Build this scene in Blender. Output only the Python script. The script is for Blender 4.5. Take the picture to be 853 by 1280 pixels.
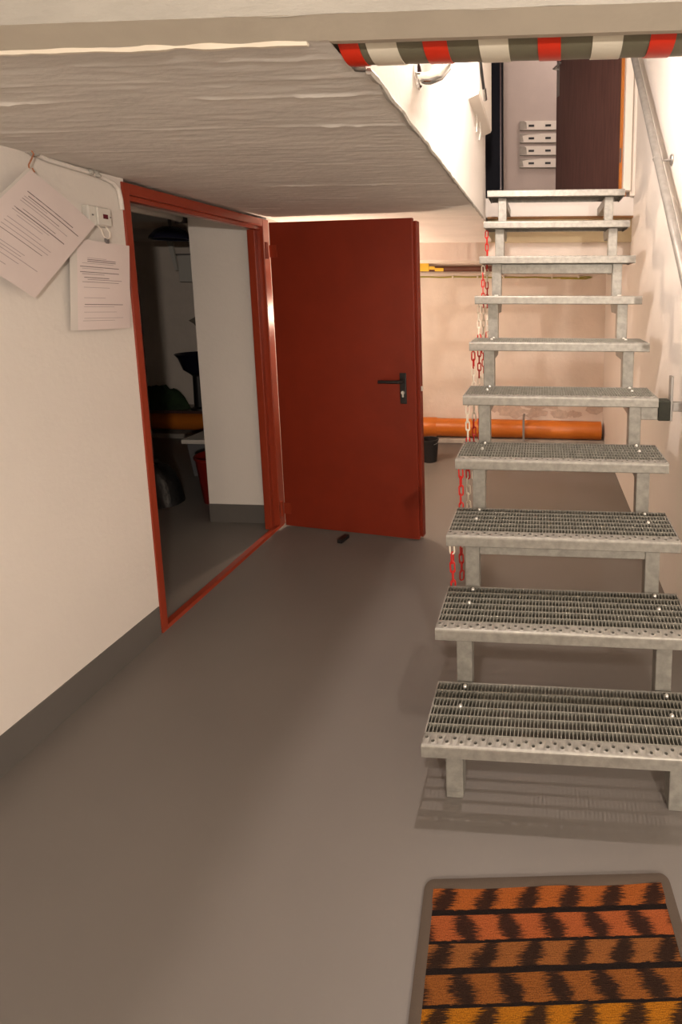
import bpy, bmesh, math, random
from mathutils import Vector, Matrix, noise
random.seed(7)
S = bpy.context.scene
for o in list(bpy.data.objects): bpy.data.objects.remove(o)
COL = S.collection

# ------------------------------------------------------------------ camera
cd = bpy.data.cameras.new('camera'); cam = bpy.data.objects.new('camera', cd); COL.objects.link(cam)
PITCH, YAW = 0.1270, -0.0632
cam.location = (-0.0769, -1.2627, 1.4437)
fw = Vector((math.sin(YAW)*math.cos(PITCH), math.cos(YAW)*math.cos(PITCH), -math.sin(PITCH)))
cam.rotation_euler = fw.to_track_quat('-Z', 'Y').to_euler()
cd.sensor_fit = 'VERTICAL'; cd.sensor_height = 36.0; cd.sensor_width = 24.0
cd.lens = 645.77/1280*36.0
cd.shift_x = (426.5-636.2)/1280; cd.shift_y = (448.85-640)/1280
cd.clip_start = 0.02
S.camera = cam

# ------------------------------------------------------------------ world, exposure
w = bpy.data.worlds.new('World'); S.world = w; w.use_nodes = True
w.node_tree.nodes['Background'].inputs[0].default_value = (0.9, 0.8, 0.7, 1)
w.node_tree.nodes['Background'].inputs[1].default_value = 0.02
S.view_settings.view_transform = 'Standard'
try: S.view_settings.look = 'None'
except Exception: pass
S.view_settings.gamma = 1; S.view_settings.use_curve_mapping = False
S.view_settings.exposure = 0.80

# lamps of the place and an added hall fill: power and colour (each lamp is built with its fixture below)
LAMP_STAIR = dict(loc=(-0.26, 0.60, 2.63), power=52, col=(1.0, 0.84, 0.75))
LAMP_FRONT = dict(loc=(0.90, -2.80, 1.68), power=140, col=(1.0, 0.86, 0.74))
LAMP_BACK = dict(loc=(-1.56, 2.30, 1.30), power=27, col=(1.0, 0.74, 0.55))
LAMP_HALL_FILL = dict(loc=(0.55, 2.95, 3.95), power=16, col=(1.0, 0.84, 0.76))  # added lamp, out of view, brightens the upper hall

# ------------------------------------------------------------------ helpers
class MB:
    def __init__(s): s.v = []; s.f = []
    def add(s, vs, fs):
        n = len(s.v); s.v += [tuple(p) for p in vs]; s.f += [tuple(n+i for i in f) for f in fs]; return s
    def box(s, x0, y0, z0, x1, y1, z1, M=None):
        if x0 > x1: x0, x1 = x1, x0
        if y0 > y1: y0, y1 = y1, y0
        if z0 > z1: z0, z1 = z1, z0
        vs = [(x0,y0,z0),(x1,y0,z0),(x1,y1,z0),(x0,y1,z0),(x0,y0,z1),(x1,y0,z1),(x1,y1,z1),(x0,y1,z1)]
        if M is not None: vs = [M @ Vector(p) for p in vs]
        return s.add(vs, [(0,3,2,1),(4,5,6,7),(0,1,5,4),(1,2,6,5),(2,3,7,6),(3,0,4,7)])
    def tube(s, path, r, n=10, cap=True, closed=False):
        P = [Vector(p) for p in path]; m = len(P)
        rr = r if isinstance(r, (list, tuple)) else [r]*m
        rings = []; prev = None
        for i in range(m):
            if closed: t = (P[(i+1) % m]-P[i-1]).normalized()
            elif i == 0: t = (P[1]-P[0]).normalized()
            elif i == m-1: t = (P[-1]-P[-2]).normalized()
            else: t = ((P[i+1]-P[i]).normalized()+(P[i]-P[i-1]).normalized()).normalized()
            if prev is None:
                a = Vector((0,0,1)) if abs(t.z) < 0.9 else Vector((1,0,0))
                u = t.cross(a).normalized()
            else:
                u = prev-t*prev.dot(t); u.normalize()
            prev = u; b = t.cross(u)
            rings.append([P[i]+(u*math.cos(2*math.pi*k/n)+b*math.sin(2*math.pi*k/n))*rr[i] for k in range(n)])
        vs = [p for R in rings for p in R]; fs = []
        for i in range(m if closed else m-1):
            j = (i+1) % m
            for k in range(n):
                fs.append((i*n+k, i*n+(k+1) % n, j*n+(k+1) % n, j*n+k))
        if cap and not closed:
            fs.append(tuple(range(n-1,-1,-1))); fs.append(tuple((m-1)*n+k for k in range(n)))
        return s.add(vs, fs)
    def lathe(s, prof, c=(0,0,0), n=24, M=None, cap=True):
        vs = []
        for r, z in prof:
            for k in range(n):
                a = 2*math.pi*k/n; p = Vector((r*math.cos(a), r*math.sin(a), z))
                if M is not None: p = M @ p
                vs.append(p+Vector(c))
        fs = []
        for i in range(len(prof)-1):
            for k in range(n): fs.append((i*n+k, i*n+(k+1) % n, (i+1)*n+(k+1) % n, (i+1)*n+k))
        if cap:
            fs.append(tuple(range(n-1,-1,-1))); fs.append(tuple((len(prof)-1)*n+k for k in range(n)))
        return s.add(vs, fs)
    def prism(s, poly, a0, a1, axis='x'):
        # poly in the two other axes (y,z) for x, (x,z) for y, (x,y) for z
        def P(p, a):
            return (a, p[0], p[1]) if axis == 'x' else ((p[0], a, p[1]) if axis == 'y' else (p[0], p[1], a))
        n = len(poly)
        vs = [P(p, a0) for p in poly]+[P(p, a1) for p in poly]
        fs = [tuple(range(n-1,-1,-1)), tuple(range(n, 2*n))]
        for i in range(n):
            j = (i+1) % n; fs.append((i, j, n+j, n+i))
        return s.add(vs, fs)

def finish(me, smooth):
    bm = bmesh.new(); bm.from_mesh(me)
    bmesh.ops.recalc_face_normals(bm, faces=bm.faces)
    bm.to_mesh(me); bm.free()
    if smooth:
        for p in me.polygons: p.use_smooth = True
        try: me.set_sharp_from_angle(angle=math.radians(35))
        except Exception: pass

def origin_of(o):
    v = Vector((0,0,0))
    while o is not None: v = v+Vector(o.location); o = o.parent
    return v

def obj(name, mb, mat, parent=None, loc=None, bevel=0, smooth=False, kind=None, label=None, raw=False):
    """One mesh object; mb is in world coordinates. loc = world position of its origin."""
    me = bpy.data.meshes.new(name)
    po = origin_of(parent) if parent is not None else Vector((0,0,0))
    wl = Vector(loc) if loc is not None else po
    me.from_pydata([tuple(Vector(p)-wl) for p in mb.v], [], mb.f)
    finish(me, smooth)
    o = bpy.data.objects.new(name, me); COL.objects.link(o)
    if mat is not None: me.materials.append(mat)
    o.parent = parent; o.location = wl-po
    if bevel:
        m = o.modifiers.new('Bevel', 'BEVEL'); m.width = bevel; m.segments = 2; m.limit_method = 'ANGLE'; m.angle_limit = math.radians(40)
    if kind: o['kind'] = kind
    if label: o['label'] = label
    return o
def tag(o, label, cat, group=None, kind=None):
    o['label'] = label; o['category'] = cat
    if group: o['group'] = group
    if kind: o['kind'] = kind
    return o
def empty(name, loc, label, cat, group=None, kind=None):
    o = bpy.data.objects.new(name, None); COL.objects.link(o); o.location = loc; o.empty_display_size = 0.1
    return tag(o, label, cat, group, kind)

# ------------------------------------------------------------------ materials
def s2l(c): return tuple(((v/255)/12.92 if v/255 <= 0.04045 else ((v/255+0.055)/1.055)**2.4) for v in c)
class NT:
    def __init__(s, name):
        s.m = bpy.data.materials.new(name); s.m.use_nodes = True; s.t = s.m.node_tree
        s.b = s.t.nodes['Principled BSDF']
    def n(s, ty, **kw):
        nd = s.t.nodes.new(ty)
        for k, v in kw.items(): setattr(nd, k, v)
        return nd
    def l(s, a, b): s.t.links.new(a, b)
    def math(s, op, a, b=None, c=None, clamp=False):
        nd = s.n('ShaderNodeMath', operation=op, use_clamp=clamp)
        for i, v in enumerate((a, b, c)):
            if v is None: continue
            if isinstance(v, (int, float)): nd.inputs[i].default_value = v
            else: s.l(v, nd.inputs[i])
        return nd.outputs[0]
    def mix(s, f, a, b):
        nd = s.n('ShaderNodeMix', data_type='RGBA')
        for sock, v in ((nd.inputs[0], f), (nd.inputs[6], a), (nd.inputs[7], b)):
            if isinstance(v, (int, float)): sock.default_value = v
            elif isinstance(v, tuple): sock.default_value = (*v[:3], 1)
            else: s.l(v, sock)
        return nd.outputs[2]
    def noise(s, scale, detail=4, rough=0.55, stretch=None, coord='Object'):
        tc = s.n('ShaderNodeTexCoord'); src = tc.outputs[coord]
        if stretch:
            mp = s.n('ShaderNodeMapping'); mp.inputs['Scale'].default_value = stretch; s.l(src, mp.inputs[0]); src = mp.outputs[0]
        nz = s.n('ShaderNodeTexNoise'); nz.inputs['Scale'].default_value = scale; nz.inputs['Detail'].default_value = detail; nz.inputs['Roughness'].default_value = rough
        s.l(src, nz.inputs['Vector']); return nz.outputs['Fac']
    def ramp(s, f, lo, hi):
        mr = s.n('ShaderNodeMapRange'); mr.inputs[1].default_value = lo; mr.inputs[2].default_value = hi; s.l(f, mr.inputs[0]); return mr.outputs[0]
    def bump(s, h, strength, dist=0.01):
        b = s.n('ShaderNodeBump'); b.inputs['Strength'].default_value = strength; b.inputs['Distance'].default_value = dist
        s.l(h, b.inputs['Height']); s.l(b.outputs[0], s.b.inputs['Normal'])
def mat(name, col, rough=0.6, metal=0, var=0.0, vscale=6, bump=0, bscale=60, bdist=0.004, col2=None, stretch=None, spec=None, emit=None):
    N = NT(name); N.b.inputs['Roughness'].default_value = rough; N.b.inputs['Metallic'].default_value = metal
    c = col
    if spec is not None: N.b.inputs['Specular IOR Level'].default_value = spec
    if var or col2:
        c2 = col2 or tuple(max(0, v*(1-var)) for v in col)
        N.l(N.mix(N.ramp(N.noise(vscale, stretch=stretch), 0.35, 0.68), col, c2), N.b.inputs['Base Color'])
    else: N.b.inputs['Base Color'].default_value = (*col, 1)
    if bump: N.bump(N.noise(bscale, 5, stretch=stretch), bump, bdist)
    if emit:
        N.b.inputs['Emission Color'].default_value = (*emit[0], 1); N.b.inputs['Emission Strength'].default_value = emit[1]
    return N.m
M_wall = mat('white_wall_paint', (0.72,0.68,0.63), 0.75, var=0.05, vscale=2.5, bump=0.25, bscale=45)
M_wallback = mat('plaster_wall_paint', (0.74,0.66,0.58), 0.8, var=0.08, vscale=5, bump=0.5, bscale=22, bdist=0.006)
M_ceil = mat('rough_concrete_paint', (0.74,0.71,0.66), 0.85, var=0.10, vscale=9, bump=0.45, bscale=55, bdist=0.006, stretch=(0.35,1,1))
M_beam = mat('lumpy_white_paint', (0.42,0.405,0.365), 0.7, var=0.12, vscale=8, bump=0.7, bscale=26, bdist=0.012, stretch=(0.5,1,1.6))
M_beam_under = mat('beige_beam_paint', (0.56,0.51,0.42), 0.75, var=0.08, vscale=10, bump=0.15, bscale=40)
M_floor = mat('grey_floor_paint', (0.165,0.150,0.136), 0.45, var=0.07, vscale=1.8, bump=0.08, bscale=220, bdist=0.001)
M_base = mat('grey_base_paint', (0.118,0.110,0.100), 0.5, var=0.06, vscale=4, bump=0.08, bscale=120, bdist=0.001)
M_red = mat('oxide_red_paint', (0.21,0.023,0.008), 0.45, spec=0.35, var=0.10, vscale=7, bump=0.05, bscale=140, bdist=0.001)
M_redframe = mat('red_frame_enamel', (0.27,0.036,0.014), 0.30, var=0.08, vscale=9, bump=0.08, bscale=60, bdist=0.001)
M_galv = mat('galvanised_steel', (0.36,0.35,0.315), 0.5, 0.45, col2=(0.26,0.255,0.23), vscale=38, bump=0.05, bscale=200, bdist=0.0006)
M_galvdull = mat('galvanised_grating', (0.30,0.295,0.255), 0.55, 0.4, col2=(0.22,0.215,0.185), vscale=30)
M_railsteel = mat('grey_tube_steel', (0.27,0.26,0.24), 0.45, 0.4, var=0.2, vscale=30)
M_bolt = mat('bright_bolt_steel', (0.75,0.74,0.7), 0.3, 0.8)
M_chrome = mat('chrome', (0.82,0.81,0.8), 0.08, 1.0)
M_black = mat('black_plastic', (0.012,0.011,0.011), 0.4)
M_rubber = mat('dark_green_rubber', (0.022,0.024,0.014), 0.7, var=0.3, vscale=60)
M_orange = mat('orange_drain_pvc', (0.62,0.175,0.018), 0.38, var=0.12, vscale=6)
M_chainred = mat('red_chain_plastic', (0.58,0.018,0.014), 0.35)
M_chainwhite = mat('white_chain_plastic', (0.80,0.74,0.62), 0.4)
M_tapered = mat('red_warning_tape', (0.68,0.035,0.012), 0.3)
M_tapewhite = mat('white_warning_tape', (0.76,0.72,0.60), 0.35)
M_foam = mat('olive_grey_foam', (0.165,0.155,0.105), 0.45, var=0.08, vscale=20)
M_wood = mat('dark_brown_wood', (0.115,0.058,0.050), 0.28, col2=(0.080,0.038,0.034), vscale=9, stretch=(6,6,0.5))
M_orangewood = mat('orange_wood_edge', (0.55,0.20,0.04), 0.4)
M_darkjamb = mat('blue_black_paint', (0.004,0.0045,0.007), 0.8, spec=0.1)
M_whitetrim = mat('white_trim_paint', (0.78,0.72,0.64), 0.45)
M_hallwall = mat('pinkish_hall_paint', (0.52,0.44,0.40), 0.8, var=0.05, vscale=5, bump=0.1)
M_paper = mat('paper_sleeve', (0.66,0.58,0.56), 0.28, var=0.04, vscale=10)
M_ink = mat('grey_print', (0.16,0.13,0.13), 0.6)
M_ink_soft = mat('faint_print', (0.34,0.29,0.29), 0.6)
M_sleeve = mat('clear_sleeve_margin', (0.60,0.57,0.53), 0.2)
M_device = mat('ivory_device_plastic', (0.62,0.60,0.55), 0.45)
M_display = mat('red_display', (0.10,0.008,0.02), 0.2)
M_copper = mat('copper_wire', (0.50,0.22,0.12), 0.4, 0.5)
M_yellow = mat('yellow_marker', (0.80,0.52,0.02), 0.5)
M_brownpipe = mat('brown_pipe_paint', (0.13,0.045,0.025), 0.5, var=0.2, vscale=12)
M_cable = mat('green_yellow_cable', (0.30,0.33,0.04), 0.5, col2=(0.42,0.32,0.06), vscale=20)
M_silver = mat('matt_steel', (0.34,0.33,0.31), 0.4, 0.7)
M_glow = mat('lamp_diffuser', (0.9,0.85,0.75), 0.4, emit=((1.0,0.82,0.66), 3.0))
M_lampoff = mat('dark_blue_shade', (0.016,0.016,0.035), 0.25)
M_dgrey = mat('dark_grey_metal', (0.16,0.145,0.145), 0.5, var=0.15, vscale=8)
M_green = mat('green_cloth', (0.018,0.045,0.012), 0.85, var=0.5, vscale=14, bump=0.4, bscale=40)
M_bag = mat('black_bag_film', (0.012,0.012,0.012), 0.35, bump=0.5, bscale=30, bdist=0.01)
M_redbucket = mat('red_bucket_plastic', (0.18,0.010,0.006), 0.4)
M_enamel = mat('navy_enamel', (0.008,0.009,0.020), 0.25)
M_enamelin = mat('grey_enamel', (0.45,0.50,0.50), 0.25)
M_crate = mat('grey_crate_plastic', (0.14,0.14,0.145), 0.5)
M_bin = mat('black_bucket_plastic', (0.014,0.014,0.015), 0.38)
M_wallpatch = mat('bare_plaster', (0.20,0.175,0.14), 0.9, var=0.3, vscale=30)
M_plasterflake = mat('loose_plaster', (0.60,0.50,0.42), 0.9, var=0.2, vscale=30, bump=0.5, bscale=50)
M_concrete = mat('raw_concrete', (0.42,0.38,0.33), 0.9, var=0.25, vscale=14, bump=0.4, bscale=40)

def rug_material():
    N = NT('woven_rug'); tc = N.n('ShaderNodeTexCoord'); sp = N.n('ShaderNodeSeparateXYZ'); N.l(tc.outputs['Object'], sp.inputs[0])
    X = sp.outputs[0]; V = N.math('MULTIPLY', sp.outputs[1], -1.0)          # V grows away from the far hem
    P = 0.0525
    row = N.math('FLOOR', N.math('DIVIDE', V, P)); vv = N.math('FRACT', N.math('DIVIDE', V, P))
    odd = N.math('MODULO', row, 2.0)
    # saw-toothed weave: stripes of noise stretched along the weft
    streak = N.noise(1.0, 2, 0.6, stretch=(42, 520, 1))
    fine = N.noise(1.0, 2, 0.6, stretch=(420, 420, 1))
    jag = N.math('MULTIPLY', N.math('SUBTRACT', streak, 0.5), 1.6)
    slant = N.math('MULTIPLY', N.math('SUBTRACT', vv, 0.5), N.math('MULTIPLY_ADD', odd, -0.5, 0.25))
    ph = N.math('FRACT', N.math('ADD', N.math('ADD', N.math('DIVIDE', X, 0.1), N.math('MULTIPLY', odd, 0.45)), slant))
    d = N.math('ABSOLUTE', N.math('SUBTRACT', ph, 0.5))
    half = N.math('MULTIPLY_ADD', N.math('SUBTRACT', 0.5, N.math('ABSOLUTE', N.math('SUBTRACT', vv, 0.5))), 0.26, 0.13)
    edge = N.math('ADD', d, N.math('MULTIPLY', jag, 0.42))
    dark = N.math('SUBTRACT', 1.0, N.ramp(N.math('SUBTRACT', edge, half), -0.06, 0.10), clamp=True)
    # row colours
    cr = N.n('ShaderNodeValToRGB'); cr.color_ramp.interpolation = 'CONSTANT'
    cols = [s2l((202,112,50)), s2l((204,110,60)), s2l((172,108,56)), s2l((168,102,46)), s2l((208,132,28)), s2l((200,122,34)), s2l((180,96,40)), s2l((196,92,48))]
    els = cr.color_ramp.elements
    els[0].position = 0; els[0].color = (*cols[0], 1); els[1].position = 1/8; els[1].color = (*cols[1], 1)
    for i in range(2, 8):
        e = els.new(i/8); e.color = (*cols[i], 1)
    N.l(N.math('DIVIDE', N.math('ADD', N.math('MODULO', row, 8.0), 0.5), 8.0), cr.inputs[0])
    base = N.mix(0.32, cr.outputs[0], (0.02,0.008,0.004))
    body = N.mix(N.ramp(fine, 0.25, 0.75), N.mix(0.70, base, (0.03,0.010,0.005)), base)
    blk = (0.012, 0.008, 0.007)
    c1 = N.mix(N.math('MULTIPLY', dark, 0.93), body, blk)
    # black weft lines between the rows, alternately thick and thin
    sepw = N.math('MULTIPLY_ADD', odd, -0.10, 0.205)
    sep = N.math('GREATER_THAN', N.math('ADD', vv, N.math('MULTIPLY', jag, 0.10)), N.math('SUBTRACT', 1.0, sepw))
    N.l(N.mix(sep, c1, blk), N.b.inputs['Base Color'])
    N.b.inputs['Roughness'].default_value = 0.95; N.b.inputs['Specular IOR Level'].default_value = 0.1
    N.bump(N.math('ADD', streak, fine), 0.8, 0.004)
    return N.m
M_rug = rug_material()
M_rugedge = mat('rug_binding', (0.075,0.055,0.040), 0.95, bump=0.5, bscale=350, bdist=0.002)

# ================================================================== STRUCTURE
XL, XR, YB = -1.69, 0.53, 3.73        # left wall face, right wall face, back wall face
ZL = 2.08                             # landing floor
def struct(name, mb, m, label, cat, **k):
    o = obj(name, mb, m, **k); return tag(o, label, cat, kind='structure')
# floor (one grey painted surface through both rooms)
struct('floor', MB().box(-4.7,-4.4,-0.12, 2.6, YB+0.02, 0), M_floor, 'grey painted concrete floor of the basement corridor', 'floor')
# left wall, half a metre thick at the doorway
DY0, DY1, DZ = 0.70, 1.745, 1.885
wl = MB().box(-2.17,-4.4,0,XL,DY0,2.4).box(-2.17,DY0,DZ,XL,DY1,2.4).box(-2.17,DY1,0,XL,YB,2.4)
struct('wall_left', wl, M_wall, 'white painted wall with the red framed doorway in it', 'wall')
struct('wall_right', MB().box(XR,0.60,0,XR+0.15,2.36,4.5).box(XR,2.36,0,XR+0.15,YB,2.0).box(XR,-0.38,2.3,XR+0.15,0.60,4.5), M_wall, 'white wall beside the steel stairs, carrying the grey handrail', 'wall')
struct('wall_back', MB().box(-4.6,YB,0,XR+0.15,YB+0.15,2.3), M_wallback, 'peach toned plaster wall behind the stairs and orange pipe', 'wall')
struct('wall_front', MB().box(-2.2,-4.5,0,2.6,-4.4,2.6).box(2.5,-4.4,0,2.6,0.75,2.6).box(XR+0.15,0.60,0,2.5,0.75,2.6), M_wall, 'white walls around the near end of the corridor', 'wall')
# painted grey bases
struct('baseboard_left', MB().box(XL,-4.4,0,XL+0.004,DY0-0.02,0.125), M_base, 'dark grey painted base band along the white left wall', 'baseboard', loc=(XL,-1.2,0))
struct('baseboard_doorway', MB().box(-2.17,DY1-0.004,0,XL-0.05,DY1,0.12), M_base, 'dark grey painted base band on the doorway reveal', 'baseboard', loc=(-1.95,DY1,0))

# low concrete ceiling: board-marked underside modelled as a ridged surface
def ceiling_mesh():
    mb = MB(); nx, ny = 130, 560
    x0, x1, y0, y1 = XL-0.02, -0.425, -0.325, 2.40
    ridges = [(-0.255,.003),(-0.17,.004),(-0.075,.009),(0.13,.006),(0.22,.003),(0.33,.003),(0.52,.003),(0.86,.006),(1.15,.003),(1.42,.005),(1.7,.003)]
    for j in range(ny+1):
        y = y0+(y1-y0)*j/ny
        for i in range(nx+1):
            x = x0+(x1-x0)*i/nx
            t = max(0, (y-1.80)/0.60); z = 1.88-0.085*min(1, t*t*(3-2*t))
            z += 0.0020*noise.noise(Vector((x*3, y*6, 0)))+0.0010*noise.noise(Vector((x*7, y*40, 3)))-0.0028*max(0,noise.noise(Vector((x*14, y*70, 5)))-0.25)
            for ry, ra in ridges:
                yy = ry+0.006*noise.noise(Vector((x*5, ry*9, 1)))
                k = max(0, noise.noise(Vector((x*4+ry*30, ry*7, 2)))+0.30)*(0.6+0.9*abs(noise.noise(Vector((x*26, ry*5, 6)))))
                z -= ra*k*math.exp(-((y-yy)/0.0055)**2)*1.3
            # ragged arris beside the stair opening
            if i == nx: x += 0.012*noise.noise(Vector((0, y*9, 7)))+0.006*noise.noise(Vector((0, y*30, 9)))
            if y < -0.19: x = min(x, -0.450)      # the padded beam edge starts here
            mb.v.append((x, y, z))
    for j in range(ny):
        for i in range(nx):
            a = j*(nx+1)+i; mb.f.append((a, a+nx+1, a+nx+2, a+1))
    return mb
struct('ceiling', ceiling_mesh(), M_ceil, 'low rough concrete ceiling with board marks beside the stair opening', 'ceiling', smooth=True)
# slab body over it and the stairwell side wall that rises from its edge
struct('wall_stairwell', MB().box(-0.60,-0.20,1.885,-0.427,1.96,4.4).box(-0.60,1.96,1.885,-0.455,2.28,4.4), M_wall, 'bright white stairwell wall rising above the low ceiling', 'wall')
struct('trim_1', MB().box(XL,-0.325,1.90,-0.60,2.30,2.05), M_ceil, 'concrete slab above the low ceiling', 'slab')
# plastered arris strip along the opening (thicker lumpy paint edge)
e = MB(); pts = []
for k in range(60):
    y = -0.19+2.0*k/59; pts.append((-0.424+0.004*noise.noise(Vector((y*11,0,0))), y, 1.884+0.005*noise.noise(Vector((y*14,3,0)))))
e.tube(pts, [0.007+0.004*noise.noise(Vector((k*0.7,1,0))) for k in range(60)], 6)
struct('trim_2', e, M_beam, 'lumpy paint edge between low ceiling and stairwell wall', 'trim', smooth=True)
# front beam: lumpy face, beige sloped underside, paint ridge
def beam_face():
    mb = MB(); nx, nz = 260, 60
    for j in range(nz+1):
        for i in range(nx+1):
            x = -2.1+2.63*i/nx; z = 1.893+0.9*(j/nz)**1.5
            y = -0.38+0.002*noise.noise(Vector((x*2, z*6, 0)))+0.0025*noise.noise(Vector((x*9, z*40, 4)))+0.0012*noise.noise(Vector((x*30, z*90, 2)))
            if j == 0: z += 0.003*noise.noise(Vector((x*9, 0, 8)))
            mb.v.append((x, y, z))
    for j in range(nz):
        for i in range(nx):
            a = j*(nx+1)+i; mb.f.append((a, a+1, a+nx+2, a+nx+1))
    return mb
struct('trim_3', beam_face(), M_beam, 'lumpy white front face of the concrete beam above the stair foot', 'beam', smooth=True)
struct('trim_4', MB().prism([(-0.355,1.895),(-0.20,1.895),(-0.20,2.75),(-0.355,2.75)], -2.1, XR, 'x').prism([(-0.381,1.893),(-0.365,1.90),(-0.296,1.90),(-0.300,1.884),(-0.322,1.879)], -2.1, XR, 'x'), M_beam_under, 'beige underside of the concrete beam above the stair foot', 'beam')
e = MB(); pts = [(XL+1.20*k/70, -0.318+0.004*noise.noise(Vector((k*.23,0,0))), 1.879+0.002*noise.noise(Vector((k*.4,2,0)))) for k in range(71)]
e.tube(pts, [0.0065+0.004*noise.noise(Vector((k*.31,5,0))) for k in range(71)], 6)
struct('trim_5', e, M_chainwhite, 'thick white paint ridge where beam and low ceiling meet', 'trim', smooth=True)
# ceiling of the camera's end of the corridor and of the stairwell
struct('ceiling_front', MB().box(-2.2,-4.5,2.35,2.6,-0.36,2.45).box(XR+0.15,-0.36,2.35,2.6,0.75,2.45), M_wall, 'white ceiling at the near end of the corridor', 'ceiling')
struct('ceiling_stairwell', MB().box(-0.7,-0.4,4.4,1.9,4.0,4.5), M_wall, 'white ceiling high above the stairwell', 'ceiling')
# far beam under the landing, ceiling of the space behind it
struct('trim_6', MB().prism([(2.40,1.67),(2.40,1.81),(2.50,1.95),(2.72,1.95),(2.72,1.67)], XL, XR, 'x'), M_wallback, 'plastered beam across the passage under the landing', 'beam', bevel=0.006)
struct('ceiling_back', MB().box(-4.6,2.71,1.95,XR,YB,2.0), M_wallback, 'plaster ceiling behind the far beam', 'ceiling')
# landing slab and the upper hall
struct('floor_landing', MB().box(-1.5,2.33,1.955,1.9,4.0,ZL), M_wall, 'edge of the landing slab at the top of the stairs', 'landing')
struct('trim_7', MB().box(-0.45,2.375,1.79,XR,2.40,1.95), mat('yellowed_paint', (0.66,0.56,0.36), 0.7, var=0.06), 'yellowish recessed strip below the landing edge', 'trim')
struct('trim_8', MB().box(-0.45,2.322,1.945,XR,2.375,1.957), mat('brown_lath', (0.36,0.19,0.08), 0.7, var=0.2), 'thin brown lath under the landing edge', 'trim')
struct('wall_hall', MB().box(-1.5,3.62,ZL,1.9,3.75,4.4), M_hallwall, 'dull pinkish wall of the upper hall', 'wall')
struct('wall_hall_side', MB().box(-1.6,2.28,ZL,-1.5,3.75,4.4).box(1.9,2.36,ZL,2.0,3.75,4.4).box(-1.5,2.28,ZL,-0.60,2.40,4.4).box(XR+0.15,2.28,ZL,2.0,2.36,4.4), M_hallwall, 'side walls of the upper hall', 'wall')
struct('trim_9', MB().box(0.45,2.27,ZL+0.03,0.50,2.42,4.15).box(0.50,2.30,ZL,XR+0.02,2.40,4.4).box(-0.46,2.29,4.10,0.50,2.42,4.4), M_whitetrim, 'white frame post on the handrail side of the landing doorway', 'door frame', bevel=0.004)
struct('trim_10', MB().box(-0.60,2.28,ZL,-0.462,2.36,4.4), M_whitetrim, 'white wall end at the left of the landing doorway', 'trim')

# dark storage room behind the doorway
struct('wall_storage', MB().box(-4.75,-0.4,0,-4.6,YB,2.3).box(-4.6,-0.4,0,-2.17,-0.25,2.3), M_wall, 'dim white walls of the storage room', 'wall')
struct('ceiling_storage', MB().box(-4.75,-0.4,2.2,-2.17,3.06,2.3), M_ceil, 'dark concrete ceiling of the storage room', 'ceiling')

# ================================================================== RED DOOR
door = empty('door_1', (-1.66,1.69,0), 'red steel door standing open beside the stairs, in its red frame', 'door', kind='structure')
FY0, FY1 = 0.685, 1.735
fr = MB()
fr.box(XL-0.05,FY0,0,XL+0.006,FY0+0.035,1.868).box(XL-0.048,FY0+0.033,0,XL-0.012,FY0+0.055,1.806)         # left jamb
fr.box(XL-0.052,FY0+0.034,1.825,XL+0.0055,FY1-0.044,1.8675).box(XL-0.050,FY0+0.034,1.805,XL-0.012,FY1-0.03,1.826)  # head
fr.box(XL-0.06,FY1-0.045,0,XL+0.006,FY1+0.02,1.868).box(XL-0.075,FY1-0.075,0,XL-0.03,FY1-0.043,1.806)        # right jamb with rebate
obj('door_frame', fr, M_redframe, door, bevel=0.003, label='red enamelled steel door frame')
obj('threshold', MB().prism([(XL-0.035,0),(XL-0.03,0.014),(XL+0.002,0.014),(XL+0.008,0)], FY0, FY1, 'y'), M_redframe, door, label='narrow red threshold strip on the floor')
H = Vector((-1.655, 1.70, 0)); T = Vector((-0.775, 1.562, 0)); D = (T-H).normalized(); NRM = Vector((D.y, -D.x, 0))   # NRM faces the camera side
Ld = (T-H).length
Md = Matrix((( D.x, -NRM.x, 0, H.x), (D.y, -NRM.y, 0, H.y), (0,0,1,0), (0,0,0,1)))   # local: x along leaf, y away from viewer, z up
lf = MB().box(0,0,0.012,Ld-0.004,0.022,1.848,Md).box(0.02,0.022,0.02,Ld+0.012,0.062,1.835,Md)
leaf = obj('door_leaf', lf, M_red, door, bevel=0.003)
def dpart(name, mb, m, **k): return obj(name, mb, m, leaf, **k)
hx = Ld-0.079
dpart('handle_plate', MB().box(hx-0.020,-0.008,0.820,hx+0.020,0,0.998,Md), M_black, bevel=0.004)
lv = MB(); lv.tube([Md@Vector((hx,0,0.952)), Md@Vector((hx,-0.035,0.952)), Md@Vector((hx-0.012,-0.050,0.952)), Md@Vector((hx-0.05,-0.053,0.951)), Md@Vector((hx-0.128,-0.050,0.949))], [0.010,0.010,0.0105,0.010,0.0095], 10)
dpart('lever', lv, M_black, smooth=True)
cy = MB(); cy.lathe([(0.0001,0),(0.010,0),(0.010,0.006),(0.0001,0.006)], n=16, M=Md.to_3x3().to_4x4()@Matrix.Rotation(math.radians(90),4,'X'), c=Md@Vector((hx,-0.008,0.885)))
cy.box(hx-0.005,-0.013,0.860,hx+0.005,-0.008,0.885,Md)
dpart('lock_cylinder', cy, M_bolt)
dpart('latch_bolt', MB().box(Ld+0.010,0.034,0.890,Ld+0.021,0.050,0.918,Md), M_bolt, bevel=0.002)
for z in (0.10, 1.66):
    b = MB(); b.tube([(-1.665,1.682,z-0.02),(-1.665,1.682,z+0.075)], 0.009, 10); b.box(0.0,-0.004,z-0.01,0.045,0.0,z+0.06,Md)
    dpart('hinge', b, M_redframe, smooth=False)
wd = MB().prism([(-1.255,1.515),(-1.222,1.507),(-1.205,1.585),(-1.238,1.595)], 0.0, 0.022, 'z')
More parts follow.
